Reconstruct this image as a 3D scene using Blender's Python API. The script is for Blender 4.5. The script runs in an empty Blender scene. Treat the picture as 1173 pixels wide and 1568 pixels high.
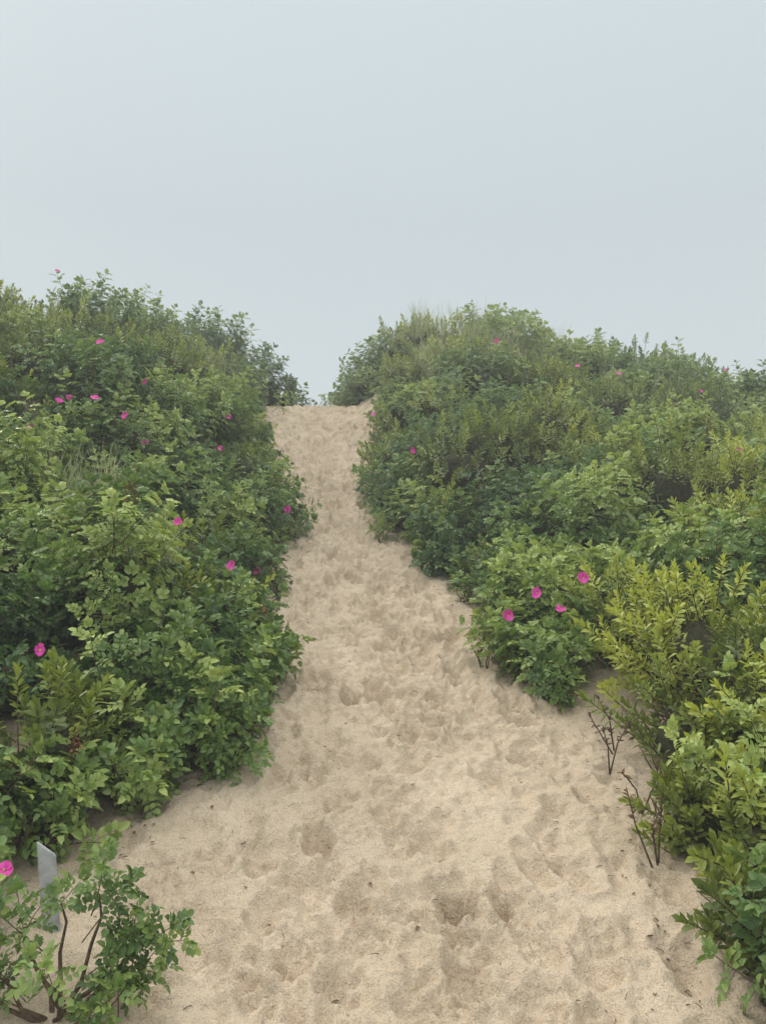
import bpy, math, random
import numpy as np
from mathutils import Vector, Quaternion, Euler
random.seed(7); rng=np.random.default_rng(7)
scene=bpy.context.scene
# ------------------------------------------------------------ noise
def _h(ix,iy,s):
    n=(ix.astype(np.int64)*374761393+iy.astype(np.int64)*668265263+s*1274126177)&0xffffffff
    n=((n^(n>>13))*1274126177)&0xffffffff
    n=n^(n>>16)
    return (n&0xffff)/65535.0
def vnoise(x,y,s=0):
    x=np.asarray(x,float);y=np.asarray(y,float)
    ix=np.floor(x);iy=np.floor(y);fx=x-ix;fy=y-iy
    fx=fx*fx*fx*(fx*(fx*6-15)+10);fy=fy*fy*fy*(fy*(fy*6-15)+10)
    a=_h(ix,iy,s);b=_h(ix+1,iy,s);c=_h(ix,iy+1,s);d=_h(ix+1,iy+1,s)
    return (a*(1-fx)+b*fx)*(1-fy)+(c*(1-fx)+d*fx)*fy*1.0
def fbm(x,y,o=3,s=0):
    t=0;a=1;n=0
    for i in range(o):
        xr=x*0.8-y*0.6;yr=x*0.6+y*0.8
        t=t+a*(vnoise(xr,yr,s+i*17)*2-1);n+=a;a*=0.5;x=xr*2.03+3.1;y=yr*2.03-1.7
    return t/n
def ridged(x,y,o=3,s=0):
    t=0;a=1;n=0
    for i in range(o):
        xr=x*0.8-y*0.6;yr=x*0.6+y*0.8
        t=t+a*(1-2*np.abs(vnoise(xr,yr,s+i*17)*2-1));n+=a;a*=0.5;x=xr*2.03+3.1;y=yr*2.03-1.7
    return t/n
# ------------------------------------------------------------ terrain
PD=[-50,0,1.5,2.4,3.1,4.3,5.5,7.4,10.2,12.6,15.2,15.8,16.5,18,22,28,45,90]
PZ=[-1.9,-1.72,-1.69,-1.65,-1.54,-1.304,-1.041,-.623,.2145,1.038,2.158,2.2,2.05,1.5,0,-1.6,-3.4,-4.2]
_yy=np.arange(-60,120,.05);_zz=np.interp(_yy,PD,PZ)
_k=np.exp(-np.linspace(-2,2,17)**2);_k/=_k.sum();_zz=np.convolve(np.pad(_zz,8,mode='edge'),_k,'valid')
def base(y): return np.interp(y,_yy,_zz)
LD=[2.4,3.1,3.65,3.95,4.3,4.9,5.5,6.1,7.4,9.2,10.2,12.6,15.2,18]
LX=[-.95,-1.19,-1.19,-1.04,-.85,-.80,-.92,-1.08,-1.08,-1.18,-1.46,-2.0,-2.5,-2.9]
RD=[2.4,3.1,3.65,4.3,4.6,5.1,5.5,6.3,7.0,7.4,8.3,9.2,9.7,10.2,12.6,14,15.2,15.6,18]
RX=[1.10,1.18,1.32,1.29,1.18,.91,.76,.82,.82,.50,.12,-.04,.05,-.24,-.16,0,.12,-.7,-1.0]
def eL(y): return np.interp(y,LD,LX)
def eR(y): return np.interp(y,RD,RX)
BD=[2.4,3.5,5,7,9,10.2,12.6,14,15.2,18]
BX=[1.15,1.25,1.0,.85,.35,.05,-.15,-.4,-.62,-1.0]
def bR(y): return np.interp(y,BD,BX)
S=[0,.5,1,2,3,5,8,14]
TLy=[0,3,4,6,8,10,12,14,15.5,18,24,40]
TL=np.array([[0,.04,.08,.2,.3,.5,.7,1],[0,.06,.13,.33,.45,.7,1.0,1.3],[0,.09,.19,.43,.65,.9,1.2,1.5],
[0,.16,.36,.72,.95,1.25,1.6,1.8],[0,.33,.65,1.1,1.4,1.75,2.0,2.1],[0,.5,.95,1.5,1.8,2.05,2.2,2.2],
[0,.55,1.1,1.6,1.75,1.85,1.9,1.9],[0,.5,.95,1.3,1.35,1.3,1.2,1.1],[0,.4,.7,.9,.9,.8,.7,.6],
[0,.4,.8,1.1,1.1,1.,.9,.8],[0,.3,.5,.8,.9,.9,.9,.9],[0,.1,.2,.3,.3,.3,.3,.3]])
TRy=[0,3,5,7,9,11,13,15.5,18,24,40]
TR=np.array([[0,.05,.1,.15,.2,.25,.3,.3],[0,.05,.1,.2,.25,.3,.3,.3],[0,.08,.13,.2,.25,.3,.3,.3],
[0,.13,.19,.25,.25,.25,.2,.2],[0,.28,.36,.36,.3,.25,.2,.2],[0,.38,.52,.48,.4,.3,.12,.05],
[0,.48,.82,.98,.8,.4,-.1,-.3],[0,.48,.92,1.22,.98,.35,-.3,-.6],[0,.5,.95,1.3,1.2,.8,.4,.2],
[0,.4,.8,1.1,1.2,1.1,1.,.9],[0,.1,.2,.3,.3,.3,.3,.3]])
def bil(T,ys,y,s):
    y=np.clip(y,ys[0],ys[-1]);s=np.clip(s,0,S[-1])
    s=np.where(s<.3,s*s/.6+0*s,s-.15)
    iy=np.clip(np.searchsorted(ys,y,side='right')-1,0,len(ys)-2);isx=np.clip(np.searchsorted(S,s,side='right')-1,0,len(S)-2)
    ya=np.array(ys,float);sa=np.array(S,float)
    fy=(y-ya[iy])/(ya[iy+1]-ya[iy]);fs=(s-sa[isx])/(sa[isx+1]-sa[isx])
    return (T[iy,isx]*(1-fs)+T[iy,isx+1]*fs)*(1-fy)+(T[iy+1,isx]*(1-fs)+T[iy+1,isx+1]*fs)*fy
def height(x,y):
    x=np.asarray(x,float);y=np.asarray(y,float)
    sl=eL(y)-x;sr=x-bR(y)
    z=base(y)+bil(TL,TLy,y,np.maximum(sl,0))+bil(TR,TRy,y,np.maximum(sr,0))
    off=np.clip(np.maximum(sl,sr)/1.0,0,1)
    z=z+off*.16*fbm(x*.7,y*.7,3,5)
    return z
# ------------------------------------------------------------ helpers
def link(o,parent=None):
    scene.collection.objects.link(o)
    if parent: o.parent=parent
    return o
def mesh_np(name,V,F,mats=(),midx=None,smooth=True):
    me=bpy.data.meshes.new(name)
    me.from_pydata(V if isinstance(V,list) else V.tolist(),[],F if isinstance(F,list) else F.tolist())
    for m in mats: me.materials.append(m)
    if midx is not None: me.polygons.foreach_set('material_index',np.array(midx,dtype=np.int32))
    if smooth: me.polygons.foreach_set('use_smooth',np.ones(len(me.polygons),dtype=bool))
    me.update();return me
def grid(name,xs,ys,zf,mat):
    X,Y=np.meshgrid(xs,ys);Z=zf(X,Y)
    V=np.stack([X.ravel(),Y.ravel(),Z.ravel()],1)
    nx=len(xs);ny=len(ys)
    i=(np.arange(ny-1)[:,None]*nx+np.arange(nx-1)[None,:]).ravel()
    F=np.stack([i,i+1,i+nx+1,i+nx],1)
    me=bpy.data.meshes.new(name)
    me.vertices.add(len(V));me.vertices.foreach_set('co',V.ravel())
    me.loops.add(F.size);me.loops.foreach_set('vertex_index',F.ravel().astype(np.int32))
    me.polygons.add(len(F));me.polygons.foreach_set('loop_start',np.arange(0,F.size,4,dtype=np.int32))
    me.polygons.foreach_set('use_smooth',np.ones(len(F),dtype=bool))
    me.update(calc_edges=True);me.validate();me.materials.append(mat)
    return link(bpy.data.objects.new(name,me))
class NT:
    def __init__(s,mat):
        mat.use_nodes=True;s.t=mat.node_tree;s.t.nodes.clear()
    def n(s,typ,**k):
        nd=s.t.nodes.new(typ)
        for a,b in k.items():
            if a.startswith('i_'):
                key=a[2:]
                key=int(key) if key.isdigit() else key.replace('_',' ')
                nd.inputs[key].default_value=b
            else: setattr(nd,a,b)
        return nd
    def l(s,a,b): s.t.links.new(a,b)
def ramp(nt,stops):
    r=nt.n('ShaderNodeValToRGB');cr=r.color_ramp
    while len(cr.elements)<len(stops): cr.elements.new(.5)
    for e,(p,c) in zip(cr.elements,stops): e.position=p;e.color=(*c,1)
    return r
# ------------------------------------------------------------ materials
def sand_mat():
    m=bpy.data.materials.new('sand');nt=NT(m)
    tc=nt.n('ShaderNodeNewGeometry').outputs['Position']
    def noise(sc,d=4,r=.6):
        q=nt.n('ShaderNodeTexNoise',i_Scale=sc,i_Detail=d,i_Roughness=r);nt.l(tc,q.inputs['Vector']);return q.outputs['Fac']
    r1=ramp(nt,[(.3,(.55,.435,.305)),(.7,(.67,.54,.395))]);nt.l(noise(1.6,5),r1.inputs[0])
    r2=ramp(nt,[(.25,(.42,.40,.38)),(.5,(1,1,1)),(.8,(1.27,1.25,1.22))]);nt.l(noise(170,3,.8),r2.inputs[0])
    mx=nt.n('ShaderNodeMix',data_type='RGBA',blend_type='MULTIPLY');mx.inputs['Factor'].default_value=.95
    nt.l(r1.outputs[0],mx.inputs['A']);nt.l(r2.outputs[0],mx.inputs['B'])
    r3=ramp(nt,[(.66,(0,0,0)),(.74,(1,1,1))]);nt.l(noise(45,3,.5),r3.inputs[0])
    mx2=nt.n('ShaderNodeMix',data_type='RGBA');nt.l(mx.outputs['Result'],mx2.inputs['A']);mx2.inputs['B'].default_value=(.2,.15,.1,1)
    mu=nt.n('ShaderNodeMath',operation='MULTIPLY');nt.l(r3.outputs[0],mu.inputs[0]);mu.inputs[1].default_value=.45
    nt.l(mu.outputs[0],mx2.inputs['Factor'])
    b1=nt.n('ShaderNodeBump',i_Strength=1.0,i_Distance=.026);nt.l(noise(22,4,.66),b1.inputs['Height'])
    b2=nt.n('ShaderNodeBump',i_Strength=1.0,i_Distance=.006);nt.l(noise(140,3,.7),b2.inputs['Height']);nt.l(b1.outputs[0],b2.inputs['Normal'])
    p=nt.n('ShaderNodeBsdfPrincipled',i_Roughness=.95);p.inputs['Specular IOR Level'].default_value=.15
    nt.l(mx2.outputs['Result'],p.inputs['Base Color']);nt.l(b2.outputs[0],p.inputs['Normal'])
    o=nt.n('ShaderNodeOutputMaterial');nt.l(p.outputs[0],o.inputs[0]);return m
def leaf_mat(name,dark,mid,light,rough=.45,trans=.22,dead=.982,deadcol=(.34,.17,.05)):
    m=bpy.data.materials.new(name);nt=NT(m)
    at=nt.n('ShaderNodeAttribute',attribute_type='INSTANCER',attribute_name='tint')
    pl=nt.n('ShaderNodeAttribute',attribute_type='INSTANCER',attribute_name='haze_tint')
    g=nt.n('ShaderNodeNewGeometry')
    ri=g.outputs['Random Per Island']
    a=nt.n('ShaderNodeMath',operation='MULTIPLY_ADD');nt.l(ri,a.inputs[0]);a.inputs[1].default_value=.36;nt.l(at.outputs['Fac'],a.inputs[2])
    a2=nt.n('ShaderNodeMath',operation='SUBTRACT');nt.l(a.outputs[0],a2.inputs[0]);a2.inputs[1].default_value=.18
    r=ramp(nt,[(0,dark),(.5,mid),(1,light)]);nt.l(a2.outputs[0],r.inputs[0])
    gt=nt.n('ShaderNodeMath',operation='GREATER_THAN');nt.l(ri,gt.inputs[0]);gt.inputs[1].default_value=dead
    mx=nt.n('ShaderNodeMix',data_type='RGBA');nt.l(gt.outputs[0],mx.inputs['Factor']);nt.l(r.outputs[0],mx.inputs['A']);mx.inputs['B'].default_value=(*deadcol,1)
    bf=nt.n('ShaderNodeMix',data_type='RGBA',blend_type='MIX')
    nt.l(pl.outputs['Fac'],bf.inputs['Factor']);nt.l(mx.outputs['Result'],bf.inputs['A']);bf.inputs['B'].default_value=(.33,.38,.26,1)  # grey-green mix paints aerial haze into the leaf colour
    p=nt.n('ShaderNodeBsdfPrincipled',i_Roughness=rough);p.inputs['Specular IOR Level'].default_value=.4
    nt.l(bf.outputs['Result'],p.inputs['Base Color'])
    t=nt.n('ShaderNodeBsdfTranslucent');hs=nt.n('ShaderNodeHueSaturation',i_Saturation=1.1,i_Value=1.5);nt.l(bf.outputs['Result'],hs.inputs['Color']);nt.l(hs.outputs[0],t.inputs['Color'])
    ms=nt.n('ShaderNodeMixShader');ms.inputs[0].default_value=trans;nt.l(p.outputs[0],ms.inputs[1]);nt.l(t.outputs[0],ms.inputs[2])
    o=nt.n('ShaderNodeOutputMaterial');nt.l(ms.outputs[0],o.inputs[0]);return m
def simple(name,c1,c2,scale=20,rough=.8,bump=.4):
    m=bpy.data.materials.new(name);nt=NT(m)
    tc=nt.n('ShaderNodeTexCoord');q=nt.n('ShaderNodeTexNoise',i_Scale=scale,i_Detail=5.);nt.l(tc.outputs['Object'],q.inputs['Vector'])
    r=ramp(nt,[(.3,c1),(.7,c2)]);nt.l(q.outputs['Fac'],r.inputs[0])
    b=nt.n('ShaderNodeBump',i_Strength=bump,i_Distance=.01);nt.l(q.outputs['Fac'],b.inputs['Height'])
    p=nt.n('ShaderNodeBsdfPrincipled',i_Roughness=rough);p.inputs['Specular IOR Level'].default_value=.2
    nt.l(r.outputs[0],p.inputs['Base Color']);nt.l(b.outputs[0],p.inputs['Normal'])
    o=nt.n('ShaderNodeOutputMaterial');nt.l(p.outputs[0],o.inputs[0]);return m
M_sand=sand_mat()
M_rose=leaf_mat('rose_leaf',(.052,.105,.030),(.16,.245,.062),(.40,.47,.13),trans=.25)
M_bay=leaf_mat('bayberry_leaf',(.085,.12,.026),(.225,.275,.05),(.48,.51,.10),rough=.42,trans=.25)
M_grass=leaf_mat('grass_blade',(.16,.22,.09),(.34,.38,.17),(.58,.55,.34),rough=.6,dead=.85,deadcol=(.58,.50,.34))
M_stem=simple('stem_bark',(.06,.04,.025),(.16,.11,.07),60)
M_gstem=simple('green_stem',(.09,.10,.04),(.16,.12,.06),60)
M_core=simple('inner_twigs',(.018,.022,.010),(.07,.065,.035),30,1,.8)  # near-black filler, not twigs, inner shrub shade put into the colour
M_petal=simple('rose_petal',(.60,.035,.28),(.78,.09,.46),40,.6,.2)
M_yel=simple('flower_stamen',(.6,.45,.08),(.7,.55,.12),40)
M_wood=simple('weathered_wood',(.30,.30,.31),(.50,.50,.49),25)
M_dead=simple('dead_leaf',(.07,.045,.03),(.2,.13,.07),50)
M_rust=simple('dried_dock_seed',(.16,.06,.025),(.34,.15,.07),50)
# ------------------------------------------------------------ plant parts
class MB:
    def __init__(s): s.V=[];s.F=[];s.M=[]
    def add(s,vs,fs,m):
        o=len(s.V);s.V+= [tuple(v) for v in vs];s.F+=[tuple(i+o for i in f) for f in fs];s.M+=[m]*len(fs)
    def tube(s,pts,r0,r1,m,sides=4):
        n=len(pts);vs=[];fs=[]
        for i,p in enumerate(pts):
            d=(pts[min(i+1,n-1)]-pts[max(i-1,0)]).normalized()
            a=d.orthogonal().normalized();b=d.cross(a);r=r0+(r1-r0)*i/(n-1)
            for k in range(sides):
                t=2*math.pi*k/sides;vs.append(p+a*(r*math.cos(t))+b*(r*math.sin(t)))
        for i in range(n-1):
            for k in range(sides):
                k2=(k+1)%sides;fs.append((i*sides+k,i*sides+k2,(i+1)*sides+k2,(i+1)*sides+k))
        s.add(vs,fs,m)
    def leaf(s,p,d,nrm,L,W,m,fold=.25,droop=.15,blunt=False):
        d=d.normalized();b=d.cross(nrm)
        if b.length<1e-4: b=d.orthogonal()
        b.normalize();n=b.cross(d).normalized()
        w1,w2=(.34,.46) if blunt else (.46,.38)
        def P(t,w): return p+d*(t*L)+b*(w*W)+n*(abs(w)*W*fold*2-droop*L*t*t)
        vs=[P(0,0),P(.36,0),P(.72,0),P(1,0),P(.3,w1),P(.72,w2),P(.3,-w1),P(.72,-w2)]
        fs=[(0,1,4),(1,2,5,4),(2,3,5),(0,6,1),(1,6,7,2),(2,7,3)]
        s.add(vs,fs,m)
    def obj(s,name,mats): return bpy.data.objects.new(name,mesh_np(name,s.V,s.F,mats,s.M,True))
R=random.uniform
def rose_shoot(i):
    mb=MB();H=R(.17,.24);bend=Vector((R(-.04,.04),R(-.04,.04),0))
    st=lambda t:Vector((0,0,-.14+ (H+.14)*t))+bend*t*t
    mb.tube([st(k/3) for k in range(4)],.0035,.0018,1,3)
    n=8;az=R(0,6)
    for k in range(n):
        t=.42+.58*k/(n-1);az+=2.4+R(-.3,.3);el=math.radians(5+55*(k/(n-1))**1.3+R(-15,15))
        d=Vector((math.cos(az)*math.cos(el),math.sin(az)*math.cos(el),math.sin(el)))
        L=R(.08,.115)*(1-.25*(k==n-1));p0=st(t)
        rp=lambda q:p0+d*(L*q)+Vector((0,0,-.028*q*q))
        mb.tube([rp(0),rp(1)],.0012,.0008,2,3)
        up=Vector((0,0,1));side=d.cross(up).normalized();up2=side.cross(d).normalized()
        ll=R(.034,.048)
        for q in (.34,.62,.88):
            for sg in (-1,1):
                dd=(side*sg*.9+d*.5+up2*R(-.15,.3)).normalized()
                nn=(up2+side*R(-.35,.35)+d*R(-.35,.35)).normalized()
                mb.leaf(rp(q),dd,nn,ll*R(.8,1.05),ll*.66,0,R(.15,.35),R(.05,.3))
        mb.leaf(rp(1),d+Vector((0,0,-.3)),up2,ll*1.15,ll*.74,0,.25,.2)
    return mb.obj('rose_shoot',[M_rose,M_stem,M_gstem])
def bay_shoot(i):
    mb=MB();H=R(.16,.24);bend=Vector((R(-.03,.03),R(-.03,.03),0))
    st=lambda t:Vector((0,0,-.14+(H+.14)*t))+bend*t*t
    mb.tube([st(k/3) for k in range(4)],.004,.002,1,3)
    n=26;az=R(0,6)
    for k in range(n):
        u=k/(n-1);t=.45+.55*u**.7;az+=2.4+R(-.3,.3);el=math.radians(15+52*u**1.5+R(-14,14))
        d=Vector((math.cos(az)*math.cos(el),math.sin(az)*math.cos(el),math.sin(el)))
        L=R(.048,.068)*(1-.2*u);side=d.cross(Vector((0,0,1))).normalized();up2=side.cross(d).normalized()
        mb.leaf(st(t),d,(up2+side*R(-.4,.4)).normalized(),L,L*R(.36,.46),0,R(.1,.3),R(-.1,.15),True)
    return mb.obj('bayberry_shoot',[M_bay,M_stem,M_gstem])
def tuft(i):
    mb=MB()
    for k in range(26):
        a=R(0,6.28);L=R(.35,1.0);ln=R(.1,.7);w=R(.0035,.006);p=Vector((R(-.10,.10),R(-.10,.10),-.05));o=Vector((math.cos(a),math.sin(a),0));sd=Vector((-math.sin(a),math.cos(a),0))
        vs=[];seg=5
        for j in range(seg+1):
            t=j/seg;c=p+Vector((0,0,L*(t-.25*ln*t*t*t)))+o*(L*ln*t*t);ww=w*(1-t)**.6 if j<seg else 0.0003
            vs+=[c-sd*ww,c+sd*ww]
        mb.add(vs,[(2*j,2*j+1,2*j+3,2*j+2) for j in range(seg)],0)
    return mb.obj('grass_tuft',[M_grass])
def coll(name,objs):
    c=bpy.data.collections.new(name)
    for k,o in enumerate(objs):
        o.name='%s_%02d'%(name,k);c.objects.link(o)
    return c
C_rose=coll('rose_shoots',[rose_shoot(i) for i in range(6)])
C_bay=coll('bayberry_shoots',[bay_shoot(i) for i in range(5)])
C_grass=coll('grass_tufts',[tuft(i) for i in range(5)])
def flower(i):
    mb=MB()
    for k in range(5):
        a=k*1.2566+R(-.1,.1);el=R(.2,.55);d=Vector((math.cos(a)*math.cos(el),math.sin(a)*math.cos(el),math.sin(el)))
        up=Vector((-math.cos(a)*math.sin(el),-math.sin(a)*math.sin(el),math.cos(el)))
        L=R(.036,.044);sd=d.cross(up)
        P=lambda t,w:d*(t*L)+sd*(w*L)+up*(t*t*-.004+abs(w)*.008)
        mb.add([P(.05,0),P(.5,-.42),P(.5,0),P(.5,.42),P(.95,-.5),P(1.0,-.02),P(.95,.5)],[(0,1,2),(0,2,3),(1,4,5,2),(2,5,6,3)],0)
    for k in range(10):
        a=R(0,6.28);q=R(0,.008);c=Vector((math.cos(a)*q,math.sin(a)*q,.006));mb.add([c+Vector((.003,0,0)),c+Vector((0,.003,.001)),c+Vector((-.003,0,0)),c+Vector((0,-.003,.004))],[(0,1,2),(0,2,3)],1)
    return mb.obj('rose_flower',[M_petal,M_yel])
C_flow=coll('rose_flowers',[flower(i) for i in range(3)])
def inst_object(name,pts,rot,scl,tint,idx,collection,parent=None):
    me=bpy.data.meshes.new(name);n=len(pts);me.vertices.add(n);P=np.array(pts,dtype=np.float32);me.vertices.foreach_set('co',P.ravel())
    haze_tint=np.clip((P[:,1]-5)/11,0,1)*.30  # painted haze: leaves paler with distance up the hill
    for nm,ty,arr,key in (('rot','FLOAT_VECTOR',rot,'vector'),('scl','FLOAT',scl,'value'),('tint','FLOAT',tint,'value'),('idx','INT',idx,'value'),('haze_tint','FLOAT',haze_tint,'value')):
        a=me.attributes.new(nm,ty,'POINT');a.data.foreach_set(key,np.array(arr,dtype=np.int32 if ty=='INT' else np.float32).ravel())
    me.update()
    o=link(bpy.data.objects.new(name,me),parent)
    g=bpy.data.node_groups.new(name+'_scatter','GeometryNodeTree')
    g.interface.new_socket('Geometry',in_out='INPUT',socket_type='NodeSocketGeometry');g.interface.new_socket('Geometry',in_out='OUTPUT',socket_type='NodeSocketGeometry')
    N=g.nodes;L=g.links
    gi=N.new('NodeGroupInput');go=N.new('NodeGroupOutput');ip=N.new('GeometryNodeInstanceOnPoints');ci=N.new('GeometryNodeCollectionInfo')
    ci.inputs['Collection'].default_value=collection;ci.inputs['Separate Children'].default_value=True;ci.inputs['Reset Children'].default_value=True
    ip.inputs['Pick Instance'].default_value=True
    def na(nm,ty):
        q=N.new('GeometryNodeInputNamedAttribute');q.data_type=ty;q.inputs['Name'].default_value=nm
        return [s for s in q.outputs if s.enabled and s.name=='Attribute'][0]
    e=N.new('FunctionNodeEulerToRotation');L.new(na('rot','FLOAT_VECTOR'),e.inputs[0]);L.new(e.outputs[0],ip.inputs['Rotation'])
    L.new(na('scl','FLOAT'),ip.inputs['Scale']);L.new(na('idx','INT'),ip.inputs['Instance Index'])
    L.new(gi.outputs[0],ip.inputs['Points']);L.new(ci.outputs[0],ip.inputs['Instance']);L.new(ip.outputs[0],go.inputs[0])
    md=o.modifiers.new('scatter','NODES');md.node_group=g
    return o
def eul(d,spin=None):
    q=Vector(d).to_track_quat('Z','Y')@Quaternion((0,0,1),R(0,6.283) if spin is None else spin)
    return tuple(q.to_euler())
# ------------------------------------------------------------ mounds
mounds=[]
def hz1(x,y): return float(height(np.array([x]),np.array([y]))[0])
zones=[(1.95,4.75,.75),(1.8,3.9,.6),(1.5,3.0,.6),(.5,11.3,.85),(2.3,9.6,.8),(3.4,8,.9),(3.6,6.5,.6),(.9,15,1.2),(3,12,.8),(5,11,1),
       (-3.2,11,1.0),(-4.7,9.8,.9),(-2.3,13.2,.5),(-4.2,8.2,.4),(-5.8,11,.6),(-2.3,11.2,.4)]
def species(x,y):
    for a,b,c in zones:
        if (x-a)**2+(y-b)**2<c*c: return 1
    return 1 if R(0,1)<.15 else 0
def add(x,y,r,top,sp=None,edge=False,tb=0):
    g=hz1(x,y)
    hz=top*.62;mounds.append([x,y,g+top-hz,r,hz,species(x,y) if sp is None else sp,-1 if x<float(eL(y)+eR(y))/2 else 1,tb,edge])
def far_enough(x,y,dm):
    for m in mounds:
        if (m[0]-x)**2+(m[1]-y)**2<dm*dm: return False
    return True
add(-2.95,16.0,.6,1.4,0,tb=-.15);add(-2.45,16.1,.45,1.05,0,tb=-.15);add(-3.5,15.8,.6,1.3,0,tb=-.1);add(-2.05,16.1,.35,.6,0,tb=-.1);add(-1.75,16.2,.22,.3,0,tb=-.1)
add(-.15,16.1,.55,1.0,0);add(-.6,16.25,.32,.6,0);add(.45,15.9,.6,.8,1)
add(-.88,16.3,.16,.35,0)
add(1.55,2.95,.30,.42,1,True,-.15);add(1.40,3.3,.2,.34,1,True,-.2);add(1.85,3.3,.4,.55,0,tb=.05);add(1.40,2.62,.26,.3,1,True,-.1);add(1.5,2.42,.28,.38,0,True,-.1);add(1.35,2.35,.16,.22,0,True,-.05)
add(1.6,3.85,.3,.58,1,True,-.3);add(1.95,4.6,.5,.72,1,True,.36);add(2.4,4.2,.5,.7,1,tb=.1);add(1.75,3.5,.24,.62,1,tb=.2)
add(1.12,5.0,.27,.30,0,True,.0);add(.98,5.3,.25,.32,0,True,.05);add(1.3,5.5,.3,.45,0,True,0)
add(-1.0,4.3,.28,.42,0,True,.05);add(-.88,4.0,.22,.34,0,True,.1);add(-.90,4.9,.26,.36,0,True,.1);add(-1.2,3.9,.25,.36,0,True,0);add(-1.1,5.3,.3,.5,0,True,0)
add(-1.75,3.15,.26,.4,0,True,-.1);add(-1.5,3.35,.2,.3,0,True,0);add(-1.62,2.75,.16,.24,0,True,0)
for (y,side,off) in [(4.7,1,.02),(5.3,1,.1),(6.6,1,.08),(7.5,1,.05),(7.0,1,.14),(8.4,1,.1),(9.6,1,.05),(10.6,1,.08),(5.8,-1,.05),(6.8,-1,.08),(8.1,-1,.02),(9.0,-1,.1),(10.8,-1,.05),(3.6,-1,-.02)]:
    x=(float(eL(y))+off) if side<0 else (float(eR(y))-off)
    add(x,y,R(.09,.15),R(.14,.26),0,False,R(-.1,.25))
for side in (-1,1):
    y=3.6 if side<0 else 5.8
    while y<16:
        r=R(.16,.44)*(1+.02*y);e=float(eL(y)) if side<0 else float(eR(y))
        x=e+side*r*R(.75,1.5)
        add(x,y,r,R(.22,.55)*(1+.02*y),None,True,R(-.3,.25))
        y+=r*R(.8,1.3)
for k in range(20000):
    y=R(2.2,18.5)
    x=R(-(.54*y+1.5),.54*y+1.5)
    l=float(eL(y));rr=float(eR(y))
    sd=max(l-x,x-rr)
    if sd<.5 or (y<3.4 and x<0): continue
    dm=.34+.020*y
    if not far_enough(x,y,dm): continue
    r=dm*R(.70,1.35);u=R(0,1);add(x,y,r,(R(.20,.7) if u<.78 else R(.7,1.0))+.004*y,None,False,R(-.42,.34))
MA=np.array([m[:5] for m in mounds])
pts={};
for i,m in enumerate(mounds):
    x,y,zc,r,hz,sp,side,tb,edge=m
    dist=math.hypot(x,y)
    dens=float(np.interp(dist,[3,6,12,20],[118,82,53,40]))
    n=int(dens*2*math.pi*r*(r+hz)/2*1.3)
    n3=rng.normal(size=(n,3));n3/=np.linalg.norm(n3,axis=1)[:,None]
    n3=n3[n3[:,2]>-.4]
    lump=1+.48*fbm(n3[:,0]*2.8+i*3.1,n3[:,1]*2.8+n3[:,2]*2+i,2,9)
    u=rng.random(len(n3))
    dep=np.where(u<.2,rng.uniform(.72,.92,len(n3)),np.where(u>.88,rng.uniform(1.05,1.4,len(n3)),1.0))
    P=np.stack([x+n3[:,0]*r*lump*dep,y+n3[:,1]*r*lump*dep,zc+n3[:,2]*hz*lump*dep],1)
    keep=P[:,2]>height(P[:,0],P[:,1])+.04
    if edge:
        ns=int(30*r/.3);a=rng.uniform(0,6.283,ns);rr=r*rng.uniform(.7,1.12,ns)*(1+.3*np.sin(a*3+i))
        Q=np.stack([x+np.cos(a)*rr,y+np.sin(a)*rr,np.zeros(ns)],1);Q[:,2]=height(Q[:,0],Q[:,1])+rng.uniform(.02,.14,ns)
        P=np.concatenate([P,Q]);n3=np.concatenate([n3,np.stack([np.cos(a),np.sin(a),.15+0*a],1)]);dep=np.concatenate([dep,np.ones(ns)]);keep=np.concatenate([keep,np.ones(ns,bool)])
    near=np.where((np.hypot(MA[:,0]-x,MA[:,1]-y)<MA[:,3]+r)&(np.arange(len(MA))!=i))[0]
    for j in near:
        q=((P[:,0]-MA[j,0])/MA[j,3])**2+((P[:,1]-MA[j,1])/MA[j,3])**2+((P[:,2]-MA[j,2])/MA[j,4])**2
        keep&=q>.75**2
    P=P[keep];N=n3[keep];D=dep[keep]
    N=N/np.array([r,r,hz]);N/=np.linalg.norm(N,axis=1)[:,None]
    tn=fbm(P[:,0]*.9,P[:,1]*.9,2,33)*.32
    for p,nn,dd,t in zip(P,N,D,tn):
        d=Vector(nn)*.65+Vector((0,0,.65))+Vector((R(-.5,.5),R(-.5,.5),R(-.3,.3)))
        k=pts.setdefault((sp,side),[])
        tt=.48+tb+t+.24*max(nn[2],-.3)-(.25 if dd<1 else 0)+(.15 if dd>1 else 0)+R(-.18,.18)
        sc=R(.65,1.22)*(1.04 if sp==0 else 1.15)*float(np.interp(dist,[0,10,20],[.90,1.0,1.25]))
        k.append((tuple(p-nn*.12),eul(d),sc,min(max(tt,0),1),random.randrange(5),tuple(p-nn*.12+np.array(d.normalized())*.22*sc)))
names={(0,-1):'beach_rose_thicket',(0,1):'beach_rose_thicket',(1,-1):'bayberry_thicket',(1,1):'bayberry_thicket'}
tops={}
for k,v in pts.items():
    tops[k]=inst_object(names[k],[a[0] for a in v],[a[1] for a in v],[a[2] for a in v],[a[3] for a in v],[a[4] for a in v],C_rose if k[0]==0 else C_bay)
import bmesh
bm=bmesh.new();bmesh.ops.create_icosphere(bm,subdivisions=2,radius=1);SV=np.array([v.co[:] for v in bm.verts]);SF=[[v.index for v in f.verts] for f in bm.faces];bm.free()
cores={}
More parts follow.
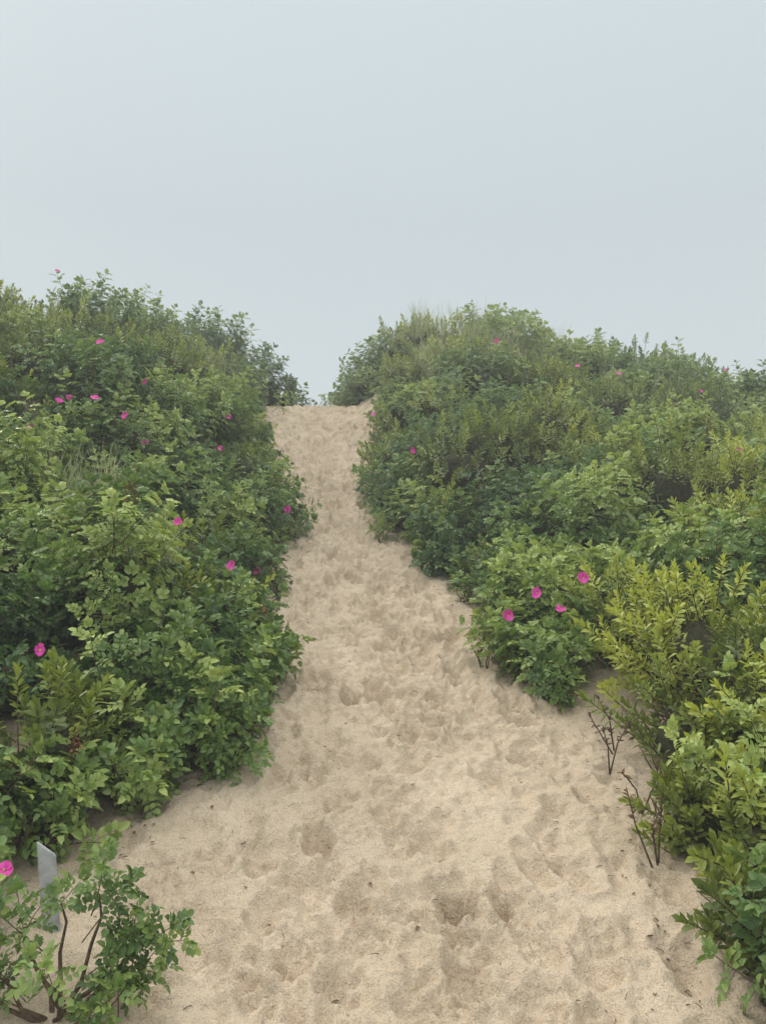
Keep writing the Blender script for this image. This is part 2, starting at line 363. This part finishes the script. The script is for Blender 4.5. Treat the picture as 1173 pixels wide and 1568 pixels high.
for i,m in enumerate(mounds):
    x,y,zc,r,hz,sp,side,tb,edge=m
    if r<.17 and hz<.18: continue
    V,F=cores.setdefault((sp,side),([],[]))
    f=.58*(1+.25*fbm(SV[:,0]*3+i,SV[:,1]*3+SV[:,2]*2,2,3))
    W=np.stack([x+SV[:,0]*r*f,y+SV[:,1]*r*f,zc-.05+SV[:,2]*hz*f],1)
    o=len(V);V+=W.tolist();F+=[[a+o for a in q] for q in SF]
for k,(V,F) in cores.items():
    link(bpy.data.objects.new('inner_twigs',mesh_np('inner_twigs',V,F,[M_core])),tops[k])  # solid dark filler, no modelled twigs; blocks light and view through the shrub
st={}
for i,m in enumerate(mounds):
    x,y,zc,r,hz,sp,side,tb,edge=m
    if y>9 and not edge: continue
    mb=st.setdefault((sp,side),MB());g=hz1(x,y)
    for q in range(14 if edge else 5):
        a=R(0,6.28);b0=Vector((x+math.cos(a)*r*R(.1,.55),y+math.sin(a)*r*R(.1,.55),0));b0.z=hz1(b0.x,b0.y)-.03
        a+=R(-.5,.5);u=R(.75,1.1);e=Vector((x+math.cos(a)*r*u,y+math.sin(a)*r*u,zc+hz*R(-.25,.5)))
        mid=(b0+e)/2+Vector((R(-.05,.05),R(-.05,.05),R(-.02,.08)))
        mb.tube([b0,(b0+mid)/2+Vector((R(-.015,.015),R(-.015,.015),0)),mid,(mid+e)/2+Vector((R(-.015,.015),R(-.015,.015),.01)),e],R(.004,.008),.0018,0,5)
for k,mb in st.items():
    o=mb.obj('woody_stems',[M_stem]);link(o,tops[k])
# ------------------------------------------------------------ flowers sit on shoot tips
FL=[(100,605),(142,627),(195,632),(48,650),(220,680),(348,695),(350,655),(445,793),(72,993),(272,803),(5,1325),(370,870),(165,525),(100,428),(405,880),(95,610),(230,600),
(630,702),(878,890),(866,930),(775,958),(815,905),(1130,693),(957,575),(880,570),(765,527),(1110,556),(568,632),(1083,597)]
allt=[];par=[]
for k,v in pts.items():
    for a in v: allt.append(a[5]);par.append(k[1])
T=np.array(allt);par=np.array(par)
U=586.5+1141*T[:,0]/T[:,1];Vv=784-1141*T[:,2]/T[:,1]
fl={-1:[],1:[]}
def surf(px,py,rad=14):
    dd=np.hypot(U-px,Vv-py);c=np.where(dd<rad)[0]
    if len(c)==0: c=np.array([np.argmin(dd)])
    return c[np.argmin(T[c,1])]
for px,py in FL:
    j=surf(px,py);fl[int(par[j])].append((T[j]+np.array([0,-.03,.03]),))
for side in (-1,1):
    v=[a[0] for a in fl[side]];n=len(v)
    if n: inst_object('rose_flowers',v,[eul((R(-.7,.7),-.8,R(.0,1.2))) for _ in v],[R(.75,1.1)*(.8 if a[1]<5 else 1.1) for a in v],[.5]*n,[random.randrange(3) for _ in v],C_flow,tops[(0,side)])
mb=MB()
for px,py in [(208,735),(212,705),(100,1120),(405,915),(1085,625)]:
    t=Vector(T[surf(px,py)]);t.y-=.02
    for q in range(3):
        a=t+Vector((R(-.04,.04),R(-.03,.03),R(-.02,.05)));b=a-Vector((R(-.05,.05),0,.3));mb.tube([b,(a+b)/2,a],.003,.0015,0,4)
        for z in range(26):
            c=b.lerp(a,R(.35,1));mb.leaf(c,Vector((R(-1,1),R(-1,1),R(-.3,.8))),Vector((R(-1,1),R(-1,1),1)),R(.012,.024),.012,0)
link(mb.obj('dried_dock_stalk',[M_rust]))
# ------------------------------------------------------------ grass
gp=[]
for (cx,cy,rad,n,zo,sc) in [(1.5,13.2,1.0,70,.42,.85),(.9,15.2,.7,16,.6,.75),(2.1,15.2,.6,8,.6,.75),(-2.5,6.4,.4,22,.42,.6),(-1.9,5.6,.3,10,.42,.5),(2.8,14.0,.8,26,.42,.8),(-3.2,12.3,.8,10,.6,.7),(4.5,13,.8,12,.45,.7),(-5.2,11,.8,6,.55,.8)]:
    for k in range(n):
        a=R(0,6.28);q=rad*math.sqrt(R(0,1));x=cx+math.cos(a)*q;y=cy+math.sin(a)*q
        gp.append(((x,y,hz1(x,y)+zo*R(.6,1.2)),eul((R(-.5,.5),R(-.5,.1),1)),sc*R(.6,1.2),R(.1,.9),random.randrange(5)))
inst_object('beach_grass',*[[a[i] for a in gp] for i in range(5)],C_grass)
# ------------------------------------------------------------ foreground sparse rose
def branch_plant(name,base_xy,tips,sh_sc,colr,mats):
    mb=MB();bx,by=base_xy;b0=Vector((bx,by,hz1(bx,by)-.03));P=[]
    for (x,y,z,n) in tips:
        e=Vector((x,y,z));mid=b0.lerp(e,.5)+Vector((R(-.05,.05),R(-.05,.05),R(0,.05)))
        pl=[b0+Vector((R(-.03,.03),R(-.03,.03),0)),b0.lerp(mid,.5)+Vector((R(-.03,.03),R(-.02,.02),0)),mid,mid.lerp(e,.5)+Vector((R(-.03,.03),R(-.02,.02),.01)),e]
        mb.tube(pl,.010,.003,0,6)
        for k in range(n):
            t=1-k*.12;q=pl[3].lerp(e,max(0,(t-.75)*4)) if t>.75 else pl[2].lerp(pl[3],max(0,(t-.5)*4))
            dr=(e-b0).normalized()*.5+Vector((R(-.7,.7),R(-.7,.7),R(.0,.9)))
            P.append((tuple(q),eul(dr),sh_sc*R(.75,1.1),R(.15,.65),random.randrange(5)))
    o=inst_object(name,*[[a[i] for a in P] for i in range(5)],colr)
    s=mb.obj('branches',mats);link(s,o);return o
branch_plant('beach_rose_bush',(-1.06,2.42),[(-.95,2.5,-1.28,3),(-.76,2.42,-1.40,3),(-.82,2.4,-1.52,3),(-1.2,2.5,-1.40,3),(-1.1,2.55,-1.34,1),(-1.27,2.4,-1.52,4),(-.78,2.45,-1.56,3),(-.90,2.3,-1.57,3),(-1.02,2.3,-1.47,2),(-.86,2.5,-1.44,3),(-1.2,2.35,-1.47,3)],.72,C_rose,[M_stem])
mb=MB();dp=[((1.20,3.95),(1.30,3.9,-1.08)),((1.20,3.95),(1.12,3.8,-1.1)),((1.16,3.2),(1.06,3.25,-1.2)),((1.18,3.2),(1.2,3.2,-1.22)),((1.18,3.2),(1.12,3.1,-1.3)),((1.25,3.6),(1.12,3.5,-1.22)),((1.25,3.6),(1.3,3.5,-1.15)),((1.3,4.2),(1.18,4.1,-1.02)),((1.3,4.2),(1.22,4.0,-1.15)),((1.28,4.1),(1.14,4.15,-1.12))]
for (a,b) in dp:
    p0=Vector((a[0],a[1],hz1(*a)-.02));e=Vector(b);m1=p0.lerp(e,.5)+Vector((R(-.03,.03),R(-.03,.03),.02));mb.tube([p0,m1,e],.005,.002,0,5)
    for k in range(14):
        q=m1.lerp(e,R(0,1));mb.leaf(q,Vector((R(-1,1),R(-1,1),R(-.2,1))),Vector((R(-1,1),-1,1)),.032,.010,1)
link(mb.obj('dead_branch',[M_stem,M_dead]))
def stake():
    bm=bmesh.new();bmesh.ops.create_cube(bm,size=1)
    for v in bm.verts:
        v.co.x*=.062;v.co.y*=.018;v.co.z=v.co.z*.38
        if v.co.z>0: v.co.z-=.03*(v.co.x/.031)
    bmesh.ops.bevel(bm,geom=list(bm.edges),offset=.003,segments=2,affect='EDGES')
    me=bpy.data.meshes.new('wooden_stake');bm.to_mesh(me);bm.free();me.materials.append(M_wood)
    o=link(bpy.data.objects.new('wooden_stake',me));x,y=-1.26,2.82
    o.location=(x,y,hz1(x,y)+.12);o.rotation_euler=(math.radians(-6),math.radians(-5),math.radians(12));return o
stake()
# ------------------------------------------------------------ ground sheets
X0,X1,Y0,Y1=-3.2,2.6,1.2,17
feet=[]
while len(feet)<2700:
    y=R(1.3,16);l=float(eL(y));r=float(eR(y));c=(l+r)/2
    big=len(feet)<1000
    x=c+random.gauss(0,.5)*(r-l)*.6
    if x<l-.1 or x>r+.1: continue
    if big: feet.append((x,y,R(-.6,.6)-.09,R(.018,.048),R(.7,1.05),1.1))
    else: feet.append((x,y,R(-1.5,1.5),R(.006,.018),R(.25,.55),1.5))
def sandz(X,Y):
    Z=height(X,Y)
    Z+=.024*fbm(X*2.4,Y*2.4,3,50)+.021*ridged(X*4.0,Y*5.6,3,60)+.010*fbm(X*18,Y*22,3,70)
    Wj=fbm(X*12,Y*12,2,80)*.45;Fn=fbm(X*36,Y*36,2,90)
    for (x,y,a,d,s,wd) in feet:
        ys=np.searchsorted(Y[:,0],[y-.32*s,y+.32*s]);xs=np.searchsorted(X[0],[x-.3*s,x+.3*s])
        sl=(slice(ys[0],ys[1]),slice(xs[0],xs[1]))
        dx=X[sl]-x;dy=Y[sl]-y
        if dx.size==0: continue
        u=dx*math.sin(a)+dy*math.cos(a);v=dx*math.cos(a)-dy*math.sin(a)
        q=np.maximum(np.sqrt((u/(.135*s))**2+(v/(.065*s*wd))**2)+Wj[sl],0)
        Z[sl]+=-d/(1+q**4)+.42*d*np.exp(-((q-1.5)/.4)**2)+Fn[sl]*.008*np.exp(-q*q*.5)
    return Z
xs=np.arange(X0,X1+.001,.0115)
ys=[Y0]
while ys[-1]<Y1: ys.append(ys[-1]+.010+.0010*max(ys[-1]-2,0)**1.15)
sp=grid('sand_path',xs,np.array(ys),sandz,M_sand)
gx=np.unique(np.concatenate([np.linspace(-12,12,121),np.array([X0,X1]),np.array([-600,-300,-150,-80,-50,-35,-25,-18,-14,14,18,25,35,50,80,150,300,600])]))
gy=np.unique(np.concatenate([np.linspace(-2,30,161),np.array([Y0,ys[-1]]),np.array([-600,-300,-100,-40,-20,-10,-5,33,37,42,50,65,90,150,300,600,900])]))
def dz(X,Y):
    Z=height(X,Y);ins=(X>X0+.05)&(X<X1-.05)&(Y>Y0+.05)&(Y<ys[-1]-.05)
    Z=np.where(ins,Z-.15,Z-.004);return Z
grid('dune_terrain',gx,gy,dz,M_sand)
mb=MB()
for k in range(800):
    y=R(2.1,10);l=float(eL(y));r=float(eR(y))
    x=random.choice([l+abs(random.gauss(0,.2)),r-abs(random.gauss(0,.2)),l+abs(random.gauss(0,.1)),R(l,r)])
    if x<X0 or x>X1: continue
    iy=min(np.searchsorted(ys,y),len(ys)-1);ix=min(int((x-X0)/.0115),len(xs)-1)
    z=sp.data.vertices[int(iy*len(xs)+ix)].co.z+.004
    a=R(0,6.28);L=R(.006,.035);p=Vector((x,y,z));d=Vector((math.cos(a),math.sin(a),R(-.1,.3)))
    if R(0,1)<.5: mb.tube([p,p+d*L*.5+Vector((0,0,.003)),p+d*L],.0018,.001,0,4)
    else: mb.leaf(p,d,Vector((R(-.5,.5),R(-.5,.5),1)),L,L*.5,1)
link(mb.obj('plant_litter',[M_stem,M_dead]))
# ------------------------------------------------------------ sea mist: a real homogeneous volume over the dune
mm=bpy.data.materials.new('mist');nt=NT(mm)
vs=nt.n('ShaderNodeVolumeScatter');vs.inputs['Density'].default_value=.0070;vs.inputs['Color'].default_value=(1,1,1,1)
o=nt.n('ShaderNodeOutputMaterial');nt.l(vs.outputs[0],o.inputs['Volume'])
bm=bmesh.new();bmesh.ops.create_cube(bm,size=1)
for v in bm.verts: v.co.x*=60;v.co.y=v.co.y*44+18;v.co.z=v.co.z*20+4
me=bpy.data.meshes.new('sea_mist');bm.to_mesh(me);bm.free();me.materials.append(mm);link(bpy.data.objects.new('sea_mist',me))
# ------------------------------------------------------------ world, sun, camera
w=bpy.data.worlds.new('World');scene.world=w;w.use_nodes=True
nt=NT(w)
tc=nt.n('ShaderNodeTexCoord');sx=nt.n('ShaderNodeSeparateXYZ');nt.l(tc.outputs['Generated'],sx.inputs[0])
rp=ramp(nt,[(0,(.71,.785,.81)),(.16,(.665,.745,.775)),(.36,(.61,.695,.735)),(.56,(.665,.755,.795)),(1,(1,1,.98))])
nt.l(sx.outputs['Z'],rp.inputs[0])
mr=nt.n('ShaderNodeMapRange');mr.inputs['From Min'].default_value=.57;mr.inputs['From Max'].default_value=1;mr.inputs['To Min'].default_value=1;mr.inputs['To Max'].default_value=3.1
nt.l(sx.outputs['Z'],mr.inputs['Value'])
sun_el,sun_rot=math.radians(36),math.radians(-48)
sk=nt.n('ShaderNodeTexSky');sk.sky_type='NISHITA';sk.sun_disc=False;sk.sun_elevation=sun_el;sk.sun_rotation=sun_rot;sk.dust_density=5
b1=nt.n('ShaderNodeBackground');b2=nt.n('ShaderNodeBackground',i_Strength=.1);nt.l(mr.outputs[0],b1.inputs[1])
nt.l(rp.outputs[0],b1.inputs[0]);nt.l(sk.outputs[0],b2.inputs[0])
ms=nt.n('ShaderNodeMixShader');ms.inputs[0].default_value=.03;nt.l(b1.outputs[0],ms.inputs[1]);nt.l(b2.outputs[0],ms.inputs[2])
o=nt.n('ShaderNodeOutputWorld');nt.l(ms.outputs[0],o.inputs[0])
sl=bpy.data.lights.new('sun','SUN');sl.energy=1.5;sl.angle=math.radians(10);sl.color=(1,.95,.87)
so=link(bpy.data.objects.new('sun',sl))
sd=Vector((math.sin(sun_rot)*math.cos(sun_el),math.cos(sun_rot)*math.cos(sun_el),math.sin(sun_el)))
so.rotation_euler=sd.to_track_quat('Z','Y').to_euler()
cam=bpy.data.cameras.new('camera');cam.sensor_fit='VERTICAL';cam.sensor_height=24;cam.lens=24*1141/1568;cam.clip_end=3000;cam.clip_start=.05
co=link(bpy.data.objects.new('camera',cam));co.rotation_euler=(math.radians(90),0,0);scene.camera=co
scene.view_settings.view_transform='Standard';scene.view_settings.look='None';scene.view_settings.exposure=0
